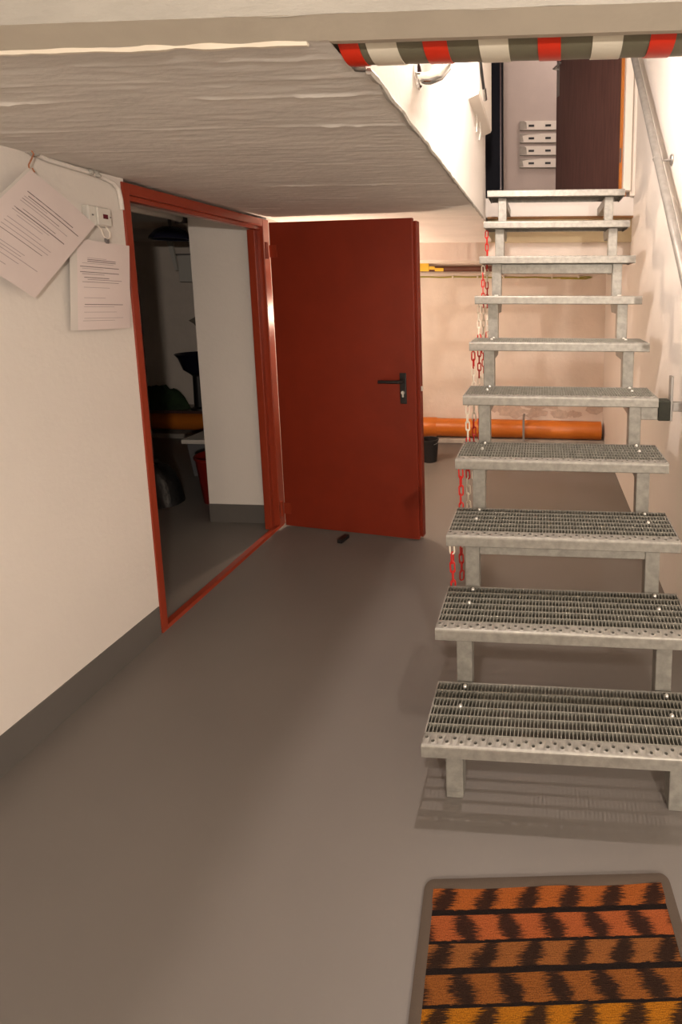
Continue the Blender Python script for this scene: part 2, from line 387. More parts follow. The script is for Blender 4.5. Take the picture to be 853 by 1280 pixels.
tag(obj('door_wedge', wd, M_black, loc=(-1.23,1.55,0), bevel=0.004), 'small black wedge on the floor under the red door', 'door wedge')

# ================================================================== STAIRCASE
G, RISE, W2, TD = 0.206, 0.2042, 0.40, 0.24
stair = empty('staircase', (0,0,0), 'galvanised steel staircase with open grating treads and wall handrail side', 'staircase')
SX, SW = 0.315, 0.025
# tread pieces (shared meshes), local origin = front top edge centre
tb = MB()
tb.box(-W2,0.012,-0.036,-W2+0.004,TD,0.0).box(W2-0.004,0.012,-0.036,W2,TD,0.0).box(-W2,TD-0.004,-0.032,W2,TD,0.0)
gr = MB()
y = 0.043; bars_y = [y+ (TD-0.004-y)*k/6 for k in range(0,6)]
for yy in bars_y: gr.box(-W2+0.004,yy-0.0017,-0.026,W2-0.004,yy+0.0017,0.0005)
n = 72
for k in range(1, n):
    x = -W2+2*W2*k/n; gr.box(x-0.0011,0.040,-0.022,x+0.0011,TD-0.003,-0.0006)
ns = MB()                                                                     # perforated nosing with real holes
ncell = 40; cw = 2*W2/ncell
for k in range(ncell):
    x0 = -W2+k*cw; x1 = x0+cw; cx = (x0+x1)/2; cyy = 0.016 if k % 2 else 0.028
    ring = [(cx+0.0052*math.cos(a), cyy+0.0052*math.sin(a)) for a in [math.radians(22.5+45*i) for i in range(8)]]
    ya, yb = 0.006, 0.042
    out = [(x1,cyy+ (yb-cyy)*0.4),(x1-cw*0.3,yb),(x0+cw*0.3,yb),(x0,cyy+(yb-cyy)*0.4),(x0,cyy-(cyy-ya)*0.4),(x0+cw*0.3,ya),(x1-cw*0.3,ya),(x1,cyy-(cyy-ya)*0.4)]
    vs = [(p[0],p[1],0.0) for p in out]+[(p[0],p[1],0.0016) for p in ring]+[(p[0],p[1],-0.012) for p in ring]
    fs = []
    for i in range(8):
        j = (i+1) % 8; fs += [(i,j,8+j,8+i),(8+i,8+j,16+j,16+i)]
    vs += [(x0,ya,0),(x1,ya,0),(x0,yb,0),(x1,yb,0)]
    fs += [(0,27,1),(2,26,3),(4,24,5),(6,25,7)]
    ns.add(vs, fs)
ns.prism([(0.006,0.0),(0.0025,-0.0012),(0.0006,-0.004),(0.0,-0.008),(0.0,-0.036),(0.003,-0.039),(0.012,-0.039),(0.012,-0.036),(0.004,-0.036),(0.004,-0.006),(0.008,-0.003)], -W2, W2, 'x')
bt = MB().lathe([(0.0001,0.005),(0.004,0.005),(0.006,0.003),(0.007,0.001),(0.007,-0.004),(0.0001,-0.004)], n=10)
first = None
for i in range(10):
    base = Vector((0, i*G, (i+1)*RISE))
    if first is None:
        t = obj('tread', tb, M_galv, stair); g = obj('grating', gr, M_galvdull, t, kind='stuff'); nn = obj('nosing', ns, M_galv, t)
        bb = obj('bolt', bt, M_bolt, t, smooth=True); t.location = base
        first = (t, g, nn, bb)
    else:
        t = first[0].copy(); COL.objects.link(t); t.location = base; t.parent = stair
        for c in first[1:3]:
            q = c.copy(); COL.objects.link(q); q.parent = t
        bb = first[3].copy(); COL.objects.link(bb); bb.parent = t
    q = [bb]+[first[3].copy() for _ in range(3)]
    for o_, (bx, by) in zip(q, ((-SX+0.005,0.222),(SX+0.005,0.222),(-SX+0.003,0.142),(SX+0.003,0.146))):
        if o_ is not bb: COL.objects.link(o_); o_.parent = t
        o_.location = (bx, by, 0.001)
# saw-tooth stringers: one profile, a rectangular tube following risers and treads
def stringer(xc):
    mb = MB(); tz = -0.037; h = 0.05; ry = 0.042                      # tube 50 mm
    front = [(ry,0.0)]; back = [(ry+h,0.0)]
    for i in range(10):
        zt = (i+1)*RISE+tz; yf = i*G+ry
        front += [(yf,zt)]; back += [(yf+h,zt-h)]
        if i < 9:
            yn = (i+1)*G+ry; front += [(yn,zt)]; back += [(yn+h-0.04,zt-h),(yn+h,zt-h+0.04)]
        else:
            front += [(2.325,zt)]; back += [(2.325,zt-h)]
    mb.prism(front+back[::-1], xc-SW, xc+SW, 'x')
    return mb
obj('stringer', stringer(-SX), M_galv, stair, bevel=0.003)
obj('stringer', stringer(SX), M_galv, stair, bevel=0.003)
for i in (2, 7):
    zt = (i+1)*RISE-0.037; obj('cross_bar', MB().box(-SX+SW,i*G+0.046,zt-0.052,SX-SW,i*G+0.088,zt-0.002), M_galv, stair, bevel=0.003)
zt = 5*RISE-0.04
obj('wall_stub', MB().box(SX+SW,4*G+0.05,zt-0.062,0.410,4*G+0.10,zt-0.002), M_galv, stair, bevel=0.003)
obj('rubber_block', MB().box(0.410,4*G+0.048,zt-0.066,0.462,4*G+0.11,zt+0.02), M_rubber, stair, bevel=0.006, label='dark green rubber block against the wall')
pl = MB().box(0.462,4*G+0.065,zt-0.07,0.474,4*G+0.10,zt+0.12).box(0.474,4*G+0.07,zt-0.03,0.529,4*G+0.095,zt+0.01)
obj('wall_plate', pl, M_silver, stair, bevel=0.003)

# ================================================================== HANDRAILS
rail = empty('handrail', (0.53,1.32,2.10), 'grey steel tube handrail on the wall beside the stairs', 'handrail')
RX = 0.458
def rp(y): return (RX, y, 2.105+(y-1.323)*1.02)
rm = MB().tube([rp(0.5), rp(0.8), rp(2.25)], 0.0195, 14)
obj('tube', rm, M_railsteel, rail, smooth=True)
for y in (0.66, 1.30, 2.18):
    p = Vector(rp(y)); b = MB()
    b.tube([p+Vector((0,-0.012,-0.022)), p+Vector((0.012,-0.005,-0.028)), p+Vector((0.03,0,-0.022)), (XR-0.006,y,p.z-0.018)], 0.0055, 8)
    Mx = Matrix.Rotation(math.radians(-90),4,'Y')
    b.lathe([(0.0001,0.009),(0.022,0.009),(0.026,0.004),(0.026,0),(0.0001,0)], c=(XR,y,p.z-0.018), n=20, M=Mx)
    b.lathe([(0.0001,-0.014),(0.012,-0.010),(0.016,0.0),(0.012,0.010),(0.0001,0.014)], c=p+Vector((-0.008,-0.016,-0.018)), n=12)
    obj('wall_bracket', b, M_silver, rail, smooth=True)
cr = empty('handrail', (-0.427,0.235,2.04), 'shiny chrome handrail starting on the bright stairwell wall', 'handrail')
c = MB()
pth = [(-0.427,0.235,2.032),(-0.392,0.236,2.032),(-0.366,0.240,2.043),(-0.347,0.247,2.068),(-0.339,0.258,2.105),(-0.337,0.285,2.150),(-0.336,0.34,2.208),(-0.336,1.95,3.78)]
c.tube(pth, 0.0165, 14); obj('tube', c, M_chrome, cr, smooth=True)
c = MB().lathe([(0.0001,0.010),(0.030,0.009),(0.036,0.004),(0.036,0),(0.0001,0)], c=(-0.427,0.235,2.04), n=24, M=Matrix.Rotation(math.radians(90),4,'Y'))
obj('wall_flange', c, M_chrome, cr, smooth=True)

# ================================================================== HANGING CHAINS
def link_mesh(m, name):
    r, a, b = 0.0031, 0.0076, 0.0135         # half width, half straight length
    path = []
    for k in range(7):
        t = math.pi*k/6; path.append((a*math.cos(t), 0, b+a*math.sin(t)))
    for k in range(7):
        t = math.pi+math.pi*k/6; path.append((a*math.cos(t), 0, -b+a*math.sin(t)))
    mb = MB().tube(path, r, 6, closed=True)
    me = bpy.data.meshes.new(name); me.from_pydata(mb.v, [], mb.f); finish(me, True); me.materials.append(m); return me
LR, LW = link_mesh(M_chainred, 'red_link'), link_mesh(M_chainwhite, 'white_link')
PITCHL = 0.0365
pat = {8: 'RRRRWRWWRRRRWWWWRRRRWW', 7: 'WRRRRRWWWWWRRRRRWWWWRR', 6: 'WWWWRRRRRRWWWWWRRRRRWW', 5: 'RRWWWWWWWRRRRRRWWWWWRR', 4: 'WWWWRRRRRWWWWWWWRRRR', 3: 'RRRRRWWWWRRRRRRRWW', 2: 'WRRRRRRRRRRR'}
NL = {8: 21, 7: 21, 6: 21, 5: 19, 4: 15, 3: 13, 2: 10}
def on_tread(i): return 'hanging from the left end of the %s tread' % ('third','fourth','fifth','sixth','seventh','eighth','ninth')[i-2]
for i in range(2, 9):
    top = Vector((-0.385+0.004*random.uniform(-1,1), i*G+0.045, (i+1)*RISE-0.040))
    nl = NL[i]
    ch = empty('warning_chain', top-Vector((0,0,PITCHL*nl)), 'red and white plastic chain '+on_tread(i)+' up', 'chain', 'chains hanging from the stair treads')
    hk = MB().tube([top+Vector((0,0,0.0005)), top+Vector((0,0,-0.004)), top+Vector((0.006,0,-0.010)), top+Vector((0,0,-0.014))], 0.0022, 6)
    obj('hook', hk, M_silver, ch, smooth=True)
    p = pat[i]; z = top.z-0.028; lx = top.x
    for k in range(nl):
        colr = p[k % len(p)]
        o_ = bpy.data.objects.new('link', LR if colr == 'R' else LW); COL.objects.link(o_); o_.parent = ch
        o_.location = Vector((lx+random.uniform(-.0015,.0015), top.y+random.uniform(-.001,.001), z-k*PITCHL*0.97))-Vector(ch.location)
        o_.rotation_euler = (0, random.uniform(-.05,.05), math.radians((90 if k % 2 else 8)+random.uniform(-18,18)))

# ================================================================== PADDED EDGE WITH TAPE
pad = empty('edge_pad', (0.05,-0.25,1.885), 'padded beam edge above the stairs wrapped in red and white tape', 'edge padding')
def pad_ring(off, a0=0.0, a1=1.0, n=14):
    # profile in y,z: from the beam underside round the lower back edge
    out = []
    for k in range(n+1):
        t = math.radians(188+ (352-188)*(a0+(a1-a0)*k/n)+0)
        out.append((-0.244+(0.047+off)*math.cos(t), 1.902+(0.025+off)*math.sin(t)))
    return out
def pad_piece(x0, x1, off, skew=0.0):
    mb = MB(); R = pad_ring(off); top = [(-0.188,1.93),(-0.302,1.90)]
    poly = R+[(R[-1][0],1.905),(R[0][0],1.899)]
    n = len(poly)
    vs = []
    for (yy, zz) in poly: vs.append((x0+skew*(yy+0.246), yy, zz))
    for (yy, zz) in poly: vs.append((x1+skew*(yy+0.246), yy, zz))
    fs = [tuple(range(n-1,-1,-1)), tuple(range(n,2*n))]
    for i in range(n): j = (i+1) % n; fs.append((i,j,n+j,n+i))
    return mb.add(vs, fs)
obj('foam_profile', pad_piece(-0.447, XR-0.002, 0.0), M_foam, pad, smooth=True)
reds = [(-0.449,-0.412),(-0.293,-0.249),(-0.086,-0.045),(0.110,0.154),(0.312,0.354),(0.505,0.527)]
whites = [(-0.397,-0.341),(-0.192,-0.139),(0.010,0.063),(0.208,0.262),(0.405,0.458)]
for x0, x1 in reds: obj('tape_band', pad_piece(x0, x1, 0.0016, random.uniform(-.04,.04)), M_tapered, pad, smooth=True, label='red tape band')
for x0, x1 in whites: obj('tape_band', pad_piece(x0, x1, 0.0016, random.uniform(-.04,.04)), M_tapewhite, pad, smooth=True, label='white tape band')

# ================================================================== LEFT WALL: PAPERS, DEVICE, CABLES
def sheet(name, label, C, U, V, w_, h_, bend, lines, margin, cat='paper sheet', tilt=0.0):
    """sheet centred at C; U to the right along the sheet, V up along the sheet; slightly bent, with thickness"""
    C, U, V = Vector(C), Vector(U).normalized(), Vector(V).normalized(); Nn = U.cross(V).normalized()
    if Nn.x < 0: Nn = -Nn
    e = empty(name, C-V*h_/2, label, cat)
    def pt(u, v, off=0): return C+U*(u*w_)+V*(v*h_)+Nn*(bend*(1-4*u*u)+tilt*(0.5-v)+off)
    def patch(rects, off, nseg=1):
        mb = MB()
        for (u0, u1, v0, v1) in rects:
            k = max(1, int((u1-u0)/0.12)) if nseg else 1
            vs = []; fs = []
            for i in range(k+1):
                u = u0+(u1-u0)*i/k; vs += [pt(u, v0, off), pt(u, v1, off), pt(u, v0, off-0.0003), pt(u, v1, off-0.0003)]
            for i in range(k):
                a = 4*i; fs += [(a,a+4,a+5,a+1),(a+2,a+3,a+7,a+6),(a,a+2,a+6,a+4),(a+1,a+5,a+7,a+3)]
            fs += [(0,1,3,2),(4*k,4*k+2,4*k+3,4*k+1)]
            mb.add(vs, fs)
        return mb
    obj('paper', patch([(-0.5+margin,0.5,-0.5,0.5)], 0.0), M_paper, e, smooth=True)
    obj('sleeve_margin', patch([(-0.5,-0.5+margin,-0.5,0.5)], 0.0002), M_sleeve, e)
    obj('printed_text', patch(lines[0], 0.0006), M_ink, e, kind='stuff')
    obj('small_print', patch(lines[1], 0.0006), M_ink_soft, e, kind='stuff')
    return e
def text_lines(seed, heads):
    r = random.Random(seed); A = []; B = []
    for (v, u0, u1) in heads: A.append((u0,u1,v,v+0.008))
    v = 0.30
    while v > -0.42:
        if r.random() < 0.75:
            u0 = -0.33+r.choice((0,0.02,0.08)); ln = r.uniform(0.25,0.68)
            (A if r.random() < 0.35 else B).append((u0, min(0.4,u0+ln), v, v+0.005))
        v -= r.choice((0.028,0.028,0.04,0.06))
    return A, B
# upright sleeve below the device
sheet('paper_sheet', 'upright printed sheet in a clear sleeve hanging beside the red door frame', (-1.662,0.524,1.470), (0.07,0.99,-0.03), (0.0,0.10,0.99), 0.236, 0.314, 0.006,
      text_lines(3, [(0.28,-0.25,0.22),(0.26,-0.25,0.22),(0.20,-0.36,0.28),(0.14,-0.36,0.28),(0.08,-0.3,0.1),(-0.22,-0.3,0.35)]), 0.10)
# tilted sleeve hung from the ceiling hook
sheet('paper_sheet', 'large printed sheet in a clear sleeve hanging askew from a copper hook', (-1.640,0.262,1.626), (0.03,0.83,-0.56), (0,0.70,0.71), 0.258, 0.352, 0.004,
      text_lines(5, [(0.30,-0.34,0.30),(0.265,-0.30,0.42),(0.10,-0.30,0.35)]), 0.03)
tag(obj('ceiling_hook', MB().tube([(-1.655,0.255,1.893),(-1.655,0.28,1.893),(-1.655,0.302,1.888),(-1.655,0.312,1.872),(-1.655,0.302,1.852),(-1.655,0.292,1.835),(-1.655,0.293,1.818),(-1.655,0.301,1.810),(-1.655,0.308,1.818),(-1.655,0.302,1.828)], 0.0022, 7), M_copper, loc=(-1.655,0.295,1.81), smooth=True), 'curled copper wire hook under the ceiling above the askew sheet', 'hook')
dv = empty('wall_thermostat', (XL,0.546,1.68), 'small ivory wall device with a red display above the upright sheet', 'thermostat')
obj('casing', MB().box(XL,0.500,1.682,XL+0.026,0.592,1.752), M_device, dv, bevel=0.005)
obj('cover', MB().box(XL+0.026,0.530,1.686,XL+0.034,0.589,1.748), M_device, dv, bevel=0.003)
obj('display', MB().box(XL+0.034,0.552,1.710,XL+0.0355,0.572,1.726), M_display, dv)
obj('screw', MB().box(XL+0.034,0.581,1.716,XL+0.0365,0.585,1.720).box(XL+0.026,0.514,1.716,XL+0.0285,0.519,1.721), M_dgrey, dv)
lp = [Vector((XL+0.02,0.575,1.684)),Vector((XL+0.03,0.580,1.664)),Vector((XL+0.035,0.573,1.646)),Vector((XL+0.036,0.558,1.638)),Vector((XL+0.036,0.543,1.648)),Vector((XL+0.035,0.538,1.668)),Vector((XL+0.02,0.540,1.684))]
obj('cable_loop', MB().tube(lp, 0.0025, 7), M_whitetrim, dv, smooth=True)
obj('clip', MB().box(XL+0.03,0.550,1.622,XL+0.038,0.566,1.642), M_dgrey, dv, bevel=0.003)
cb = [(XL+0.012,-0.3,1.905),(XL+0.012,0.1,1.905),(XL+0.012,0.25,1.897),(XL+0.012,0.38,1.872),(XL+0.013,0.5,1.868),(XL+0.012,0.585,1.862),(XL+0.012,0.635,1.853),(XL+0.011,0.660,1.835),(XL+0.009,0.669,1.80),(XL+0.008,0.672,1.76)]
cab = empty('painted_cable', (XL,0.4,1.87), 'white painted-over cable along the corner of wall and low ceiling', 'cable')
obj('cable', MB().tube(cb, 0.008, 8), M_wall, cab, smooth=True)
for (yy, zz) in ((0.33,1.880),(0.545,1.866)):
    m_ = MB()
    for k in range(5): m_.lathe([(0.0001,-0.008),(0.009,-0.005),(0.011,0.001),(0.006,0.008),(0.0001,0.009)], c=(XL+0.012+random.uniform(0,.008), yy+random.uniform(-.02,.02), zz+random.uniform(-.004,.006)), n=8)
    obj('plaster_blob', m_, M_beam, cab, smooth=True)

# ================================================================== BACK OF THE PASSAGE
pp = empty('drain_pipe', (-0.6,3.62,0.05), 'thick orange plastic drain pipe along the back wall behind the stairs', 'pipe')
def drain(x0, x1, parent, coupler):
    zc0, zc1 = 0.148, 0.132; yc = 3.62; r = 0.088
    zc = lambda x: zc0+(zc1-zc0)*(x+1.7)/2.2
    obj('pipe', MB().tube([(x0,yc,zc(x0)),(x1,yc,zc(x1))], r, 28), M_orange, parent, smooth=True)
    for cx in coupler:
        obj('socket', MB().tube([(cx-0.14,yc,zc(cx)),(cx-0.012,yc,zc(cx)),(cx,yc,zc(cx))], [r+0.007,r+0.007,r+0.001], 28), M_orange, parent, smooth=True)
drain(XL+0.005, 0.50, pp, [-1.085])
obj('pipe_strap', MB().box(-0.248,3.52,0.045,-0.228,3.526,0.262).box(-0.248,3.52,0.255,-0.228,YB,0.262).box(-0.248,3.52,0.04,-0.228,3.70,0.046), M_silver, pp)
struct('trim_11', MB().box(XL,3.55,0,XR,YB,0.045), M_concrete, 'raw concrete ledge under the orange pipe', 'ledge', bevel=0.008)
bk = empty('bucket', (-1.03,3.02,0), 'small black plastic bucket on the floor in front of the orange pipe', 'bucket')
obj('body', MB().lathe([(0.0001,0.004),(0.058,0.004),(0.060,0),(0.074,0.185),(0.078,0.188),(0.078,0.198),(0.072,0.198),(0.070,0.186),(0.056,0.010),(0.0001,0.010)], c=(-1.03,3.02,0), n=28, cap=False), M_bin, bk, smooth=True)
obj('handle', MB().tube([(-1.03+0.08*math.cos(a),3.02-0.03*math.sin(a)-0.03,0.185-0.03*math.sin(a)) for a in [math.pi*k/10 for k in range(11)]], 0.002, 6), M_silver, bk, smooth=True)
tag(obj('ceiling_pipe', MB().tube([(XL+0.01,3.68,1.672),(0.40,3.68,1.672)], 0.027, 14), M_brownpipe, loc=(-0.6,3.68,1.67), smooth=True), 'dark brown pipe high along the back wall', 'pipe')
tag(obj('conduit', MB().tube([(XL+0.01,3.715,1.630),(0.45,3.715,1.624)], 0.011, 10), M_wallback, loc=(-0.6,3.7,1.62), smooth=True), 'pale conduit just below the brown pipe', 'conduit')
ec = empty('earth_cable', (-0.6,3.715,1.6), 'thin green and yellow cable clipped along the back wall', 'cable')
cp = [(XL+0.01+2.05*k/40, 3.716, 1.602-0.004*math.sin(k*0.9)*math.sin(k*.35)-0.0004*k+(0.006 if k > 38 else 0)) for k in range(41)]
cp += [(0.40,3.716,1.590),(0.34,3.716,1.578),(0.1,3.716,1.582)]
obj('cable', MB().tube(cp, 0.0065, 8), M_cable, ec, smooth=True)
for x in (-1.35,-0.93,-0.69,-0.44,0.02,0.27): obj('clip', MB().box(x-0.008,3.705,1.585,x+0.008,3.73,1.612), M_whitetrim, ec, bevel=0.003)
mk = empty('pipe_marker', (-1.15,3.64,1.66), 'yellow marker plates fixed to the brown pipe by the red door', 'marker')
obj('plate', MB().box(-1.30,3.645,1.648,-1.145,3.652,1.745), M_yellow, mk, bevel=0.003)
obj('tag', MB().box(-1.145,3.645,1.665,-1.09,3.651,1.695), M_yellow, mk)
obj('tag', MB().box(-1.09,3.643,1.648,-1.005,3.649,1.680), M_yellow, mk, bevel=0.003)
# loose plaster low on the back wall
for k in range(26):
    x = random.uniform(-0.55,0.48); z = 0.25+abs(random.gauss(0,0.07)); r0 = random.uniform(0.02,0.07)
    n = 9; poly = [(x+r0*random.uniform(.5,1.2)*math.cos(2*math.pi*i/n)*1.7, z+r0*random.uniform(.4,1.1)*math.sin(2*math.pi*i/n)) for i in range(n)]
    o_ = obj('plaster_flake', MB().prism(poly, YB-random.uniform(0.003,0.008), YB+0.001, 'y'), M_plasterflake, bpy.data.objects['wall_back'])

# ================================================================== STAIRWELL WALL BOX, UPPER DOORWAY
bx = empty('wall_box', (-0.427,1.55,2.37), 'white box with an open flap high on the stairwell wall', 'wall box')
obj('casing', MB().box(-0.4275,1.27,2.375,-0.375,1.88,2.95), M_whitetrim, bx, bevel=0.006)
obj('bottom_flap', MB().prism([(-0.427,2.375),(-0.378,2.375),(-0.378,2.366),(-0.427,2.345)], 1.27, 1.86, 'y'), M_whitetrim, bx)
obj('stay_rod', MB().tube([(-0.366,1.12,2.56),(-0.366,1.40,2.425)], 0.007, 8), M_black, bx, smooth=True)
obj('rod_end', MB().tube([(-0.368,1.385,2.435),(-0.368,1.44,2.40)], 0.013, 10), M_chrome, bx, smooth=True)
obj('cable_tail', MB().tube([(-0.418,1.50,2.35),(-0.416,1.51,2.31),(-0.420,1.52,2.27)], 0.004, 6).tube([(-0.412,1.62,2.35),(-0.412,1.63,2.30),(-0.420,1.63,2.26)], 0.004, 6), M_device, bx, smooth=True)

ud = empty('door_2', (0.447,2.33,ZL), 'dark brown wooden door standing open on the landing', 'door', kind='structure')
A = Vector((0.447,2.335,0)); B = Vector((0.028,3.08,0)); d2 = (B-A).normalized(); n2 = Vector((-d2.y, d2.x, 0))
if n2.y > 0: n2 = -n2
if n2.x > 0: n2 = -n2
L2 = (B-A).length
M2 = Matrix(((d2.x, -n2.x, 0, A.x),(d2.y, -n2.y, 0, A.y),(0,0,1,0),(0,0,0,1)))
l2 = obj('door_leaf', MB().box(0.012,0,ZL+0.008,L2,0.04,ZL+1.99,M2), M_wood, ud, bevel=0.002)
obj('edge_strip', MB().box(0.0,-0.012,ZL+0.008,0.014,0.04,ZL+1.99,M2), M_orangewood, ud, label='orange-brown hinge side edge')
obj('hinge', MB().box(-0.004,-0.016,ZL+0.22,0.006,-0.010,ZL+0.31,M2), M_dgrey, l2)
obj('lock_plate', MB().box(L2-0.045,-0.004,ZL+0.90,L2-0.008,0,ZL+1.16,M2), M_silver, l2, bevel=0.002)
obj('lever', MB().tube([M2@Vector((L2-0.027,-0.004,ZL+1.10)), M2@Vector((L2-0.027,-0.045,ZL+1.10)), M2@Vector((L2-0.14,-0.05,ZL+1.10))], 0.008, 8), M_silver, l2, smooth=True)
fp = empty('frame_post', (-0.40,2.36,ZL), 'narrow blue-black door post with a lock strike at the landing', 'door post')
obj('post', MB().box(-0.462,2.33,ZL,-0.345,2.42,4.10), M_darkjamb, fp, bevel=0.003)
obj('stop_strip', MB().box(-0.362,2.322,ZL,-0.352,2.33,4.10), mat('dark_red_strip', (0.03,0.012,0.012), 0.5), fp)
sk = obj('strike_plate', MB().box(-0.458,2.322,ZL+0.60,-0.430,2.33,ZL+0.80), M_silver, fp, bevel=0.002)
obj('latch_hole', MB().box(-0.449,2.320,ZL+0.715,-0.438,2.323,ZL+0.745).box(-0.449,2.320,ZL+0.64,-0.440,2.323,ZL+0.655), M_copper, sk)
for k in range(4):
    z = 2.935-0.108*k
    s_ = empty('wall_strip', (-0.12,3.62,z-0.04), 'torn white slotted strip on the hall wall, %s from the top of four' % ('first','second','third','fourth')[k], 'wall strip', 'slotted strips on the hall wall')
    obj('strip', MB().prism([(-0.285,z-0.036),(0.12,z-0.040),(0.12,z+0.036),(-0.285,z+0.040)], 3.60, 3.62, 'y'), M_whitetrim, s_)
    for sx in (-0.205, -0.055): obj('slot', MB().box(sx,3.597,z-0.012,sx+0.05,3.601,z+0.006), M_black, s_)
    obj('grey_patch', MB().prism([(-0.285,z-0.034),(-0.22,z-0.03),(-0.225,z+0.025),(-0.245,z+0.038),(-0.285,z+0.038)] if k in (0,2) else [(-0.285,z-0.034),(-0.25,z-0.03),(-0.26,z+0.02),(-0.20,z+0.030),(-0.10,z+0.034),(-0.285,z+0.038)], 3.597, 3.601, 'y'), M_concrete, s_)
    obj('torn_edge', MB().prism([(-0.285,z-0.044),(0.0,z-0.050),(0.12,z-0.044),(0.12,z-0.039),(-0.06,z-0.040),(-0.285,z-0.036)], 3.598, 3.602, 'y'), M_wallpatch, s_)

# ================================================================== RUG
ra = math.radians(5.0)
rug = empty('rug', (-0.052,-0.150,0), 'orange and black woven rug with a dark binding at the stair foot', 'rug')
rug.rotation_euler = (0,0,ra)
RW, RL = 0.60, 0.98
def rug_mesh(w0, l0, l1, z0, z1, nx, ny):
    mb = MB()
    for j in range(ny+1):
        for i in range(nx+1):
            x = -w0+2*w0*i/nx; y = -l0-(l1-l0)*j/ny
            lift = 0.004*math.exp(-((y)/0.03)**2)*(1+math.cos(x*22))*0.5
            mb.v.append((x, y, z1+0.0012*noise.noise(Vector((x*14,y*14,0)))+lift))
    top = (nx+1)*(ny+1)
    for j in range(ny):
        for i in range(nx):
            a = j*(nx+1)+i; mb.f.append((a, a+nx+1, a+nx+2, a+1))
    edge = list(range(nx+1))+[j*(nx+1)+nx for j in range(1,ny+1)]+[ny*(nx+1)+i for i in range(nx-1,-1,-1)]+[j*(nx+1) for j in range(ny-1,0,-1)]
    b0 = len(mb.v)
    for k in edge: mb.v.append((mb.v[k][0], mb.v[k][1], z0))
    m = len(edge)
    for k in range(m): mb.f.append((edge[k], edge[(k+1) % m], b0+(k+1) % m, b0+k))
    return mb
def local(name, mb, m, parent, smooth=True):
    me = bpy.data.meshes.new(name); me.from_pydata(mb.v, [], mb.f); finish(me, smooth); me.materials.append(m)
    o_ = bpy.data.objects.new(name, me); COL.objects.link(o_); o_.parent = parent; return o_
fo = local('woven_field', rug_mesh(RW/2-0.022, 0.0, RL-0.05, 0.001, 0.009, 40, 60), M_rug, rug)
fo.location = (0,-0.024,0)
bd = MB(); loop = []
hw, c_ = RW/2-0.010, 0.022
def corner(cx, cy, a0):
    return [(cx+c_*math.cos(math.radians(a0+k*15)), cy+c_*math.sin(math.radians(a0+k*15)), 0.0075) for k in range(7)]
loop = corner(hw-c_, -c_-0.010, 0)+corner(-hw+c_, -c_-0.010, 90)+corner(-hw+c_, -RL+c_, 180)+corner(hw-c_, -RL+c_, 270)
# flat binding: wide band made of an inner and outer contour
def offs(k_):
    out = []
    for (x, y, z) in loop:
        v = Vector((x, y+RL/2, 0)); s_ = Vector((math.copysign(1, x), math.copysign(1, v.y), 0)); out.append((x+s_.x*k_*(1 if abs(x) > hw-c_-1e-6 else 0), y+s_.y*k_*(1 if abs(v.y) > RL/2-0.005-c_-1e-6-0.005 else 0)))
    return out
o1, o2 = offs(0.011), offs(-0.014); n_ = len(loop)
bd.v = [(x,y,0.0005) for x,y in o1]+[(x,y,0.008) for x,y in o1]+[((a[0]+b[0])/2,(a[1]+b[1])/2,0.0125) for a, b in zip(o1,o2)]+[(x,y,0.0105) for x,y in o2]+[(x,y,0.0005) for x,y in o2]
for lvl in range(5):
    for i in range(n_):
        j = (i+1) % n_; a = lvl*n_; b = ((lvl+1) % 5)*n_
        bd.f.append((a+i, a+j, b+j, b+i))
local('binding', bd, M_rugedge, rug)

# ================================================================== STORAGE ROOM CONTENTS
pp2 = empty('drain_pipe', (-3.4,3.62,0.05), 'thick orange plastic drain pipe at the back of the dark storage room', 'pipe')
drain(-4.55, -2.175, pp2, [-2.9])
struct('trim_12', MB().box(-4.6,3.55,0,-2.17,YB,0.045), M_concrete, 'raw concrete ledge at the back of the storage room', 'ledge')
tp = empty('ceiling_tube', (-2.34,1.5,1.86), 'white pipe under the storage room ceiling behind the doorway', 'pipe')
obj('pipe', MB().tube([(-2.30,0.3,1.895),(-2.30,1.78,1.905),(-2.30,1.90,1.895),(-2.30,1.95,1.87),(-2.30,1.97,1.83)], 0.024, 12), M_whitetrim, tp, smooth=True)
obj('clamp', MB().box(-2.31,1.86,1.92,-2.29,1.88,2.2).box(-2.33,1.855,1.872,-2.27,1.885,1.93), M_dgrey, tp)
dl = empty('pendant_shade', (-2.91,2.60,1.85), 'dark blue round lamp shade under the storage room ceiling', 'lamp shade')
obj('shade', MB().lathe([(0.0001,0.10),(0.05,0.095),(0.10,0.07),(0.14,0.02),(0.145,0),(0.135,0),(0.10,0.055),(0.0001,0.08)], c=(-2.91,2.60,1.85), n=28, cap=False), M_lampoff, dl, smooth=True)
obj('stem', MB().tube([(-2.91,2.60,1.94),(-2.91,2.60,2.2)], 0.012, 8), M_dgrey, dl, smooth=True)
hc = empty('wall_cabinet', (-3.4,3.70,1.55), 'pale grey wall cabinet at the back of the storage room', 'cabinet')
obj('body', MB().box(-3.52,3.50,1.55,-3.0,YB,1.80), M_device, hc, bevel=0.005)
obj('lid', MB().box(-3.53,3.49,1.80,-2.99,YB,1.812), M_dgrey, hc)
tag(obj('leaning_board', MB().prism([(-3.62,1.95),(-3.57,1.95),(-3.53,1.66),(-3.555,1.66)], 3.50, 3.52, 'y'), M_device, loc=(-3.56,3.5,1.66)), 'narrow pale strip hanging beside the grey wall cabinet', 'strip')
lk = empty('locker', (-3.55,2.7,0), 'tall dark grey metal locker in the storage room', 'locker')
obj('body', MB().box(-4.5,2.45,0,-3.36,2.80,1.62), M_dgrey, lk, bevel=0.006)
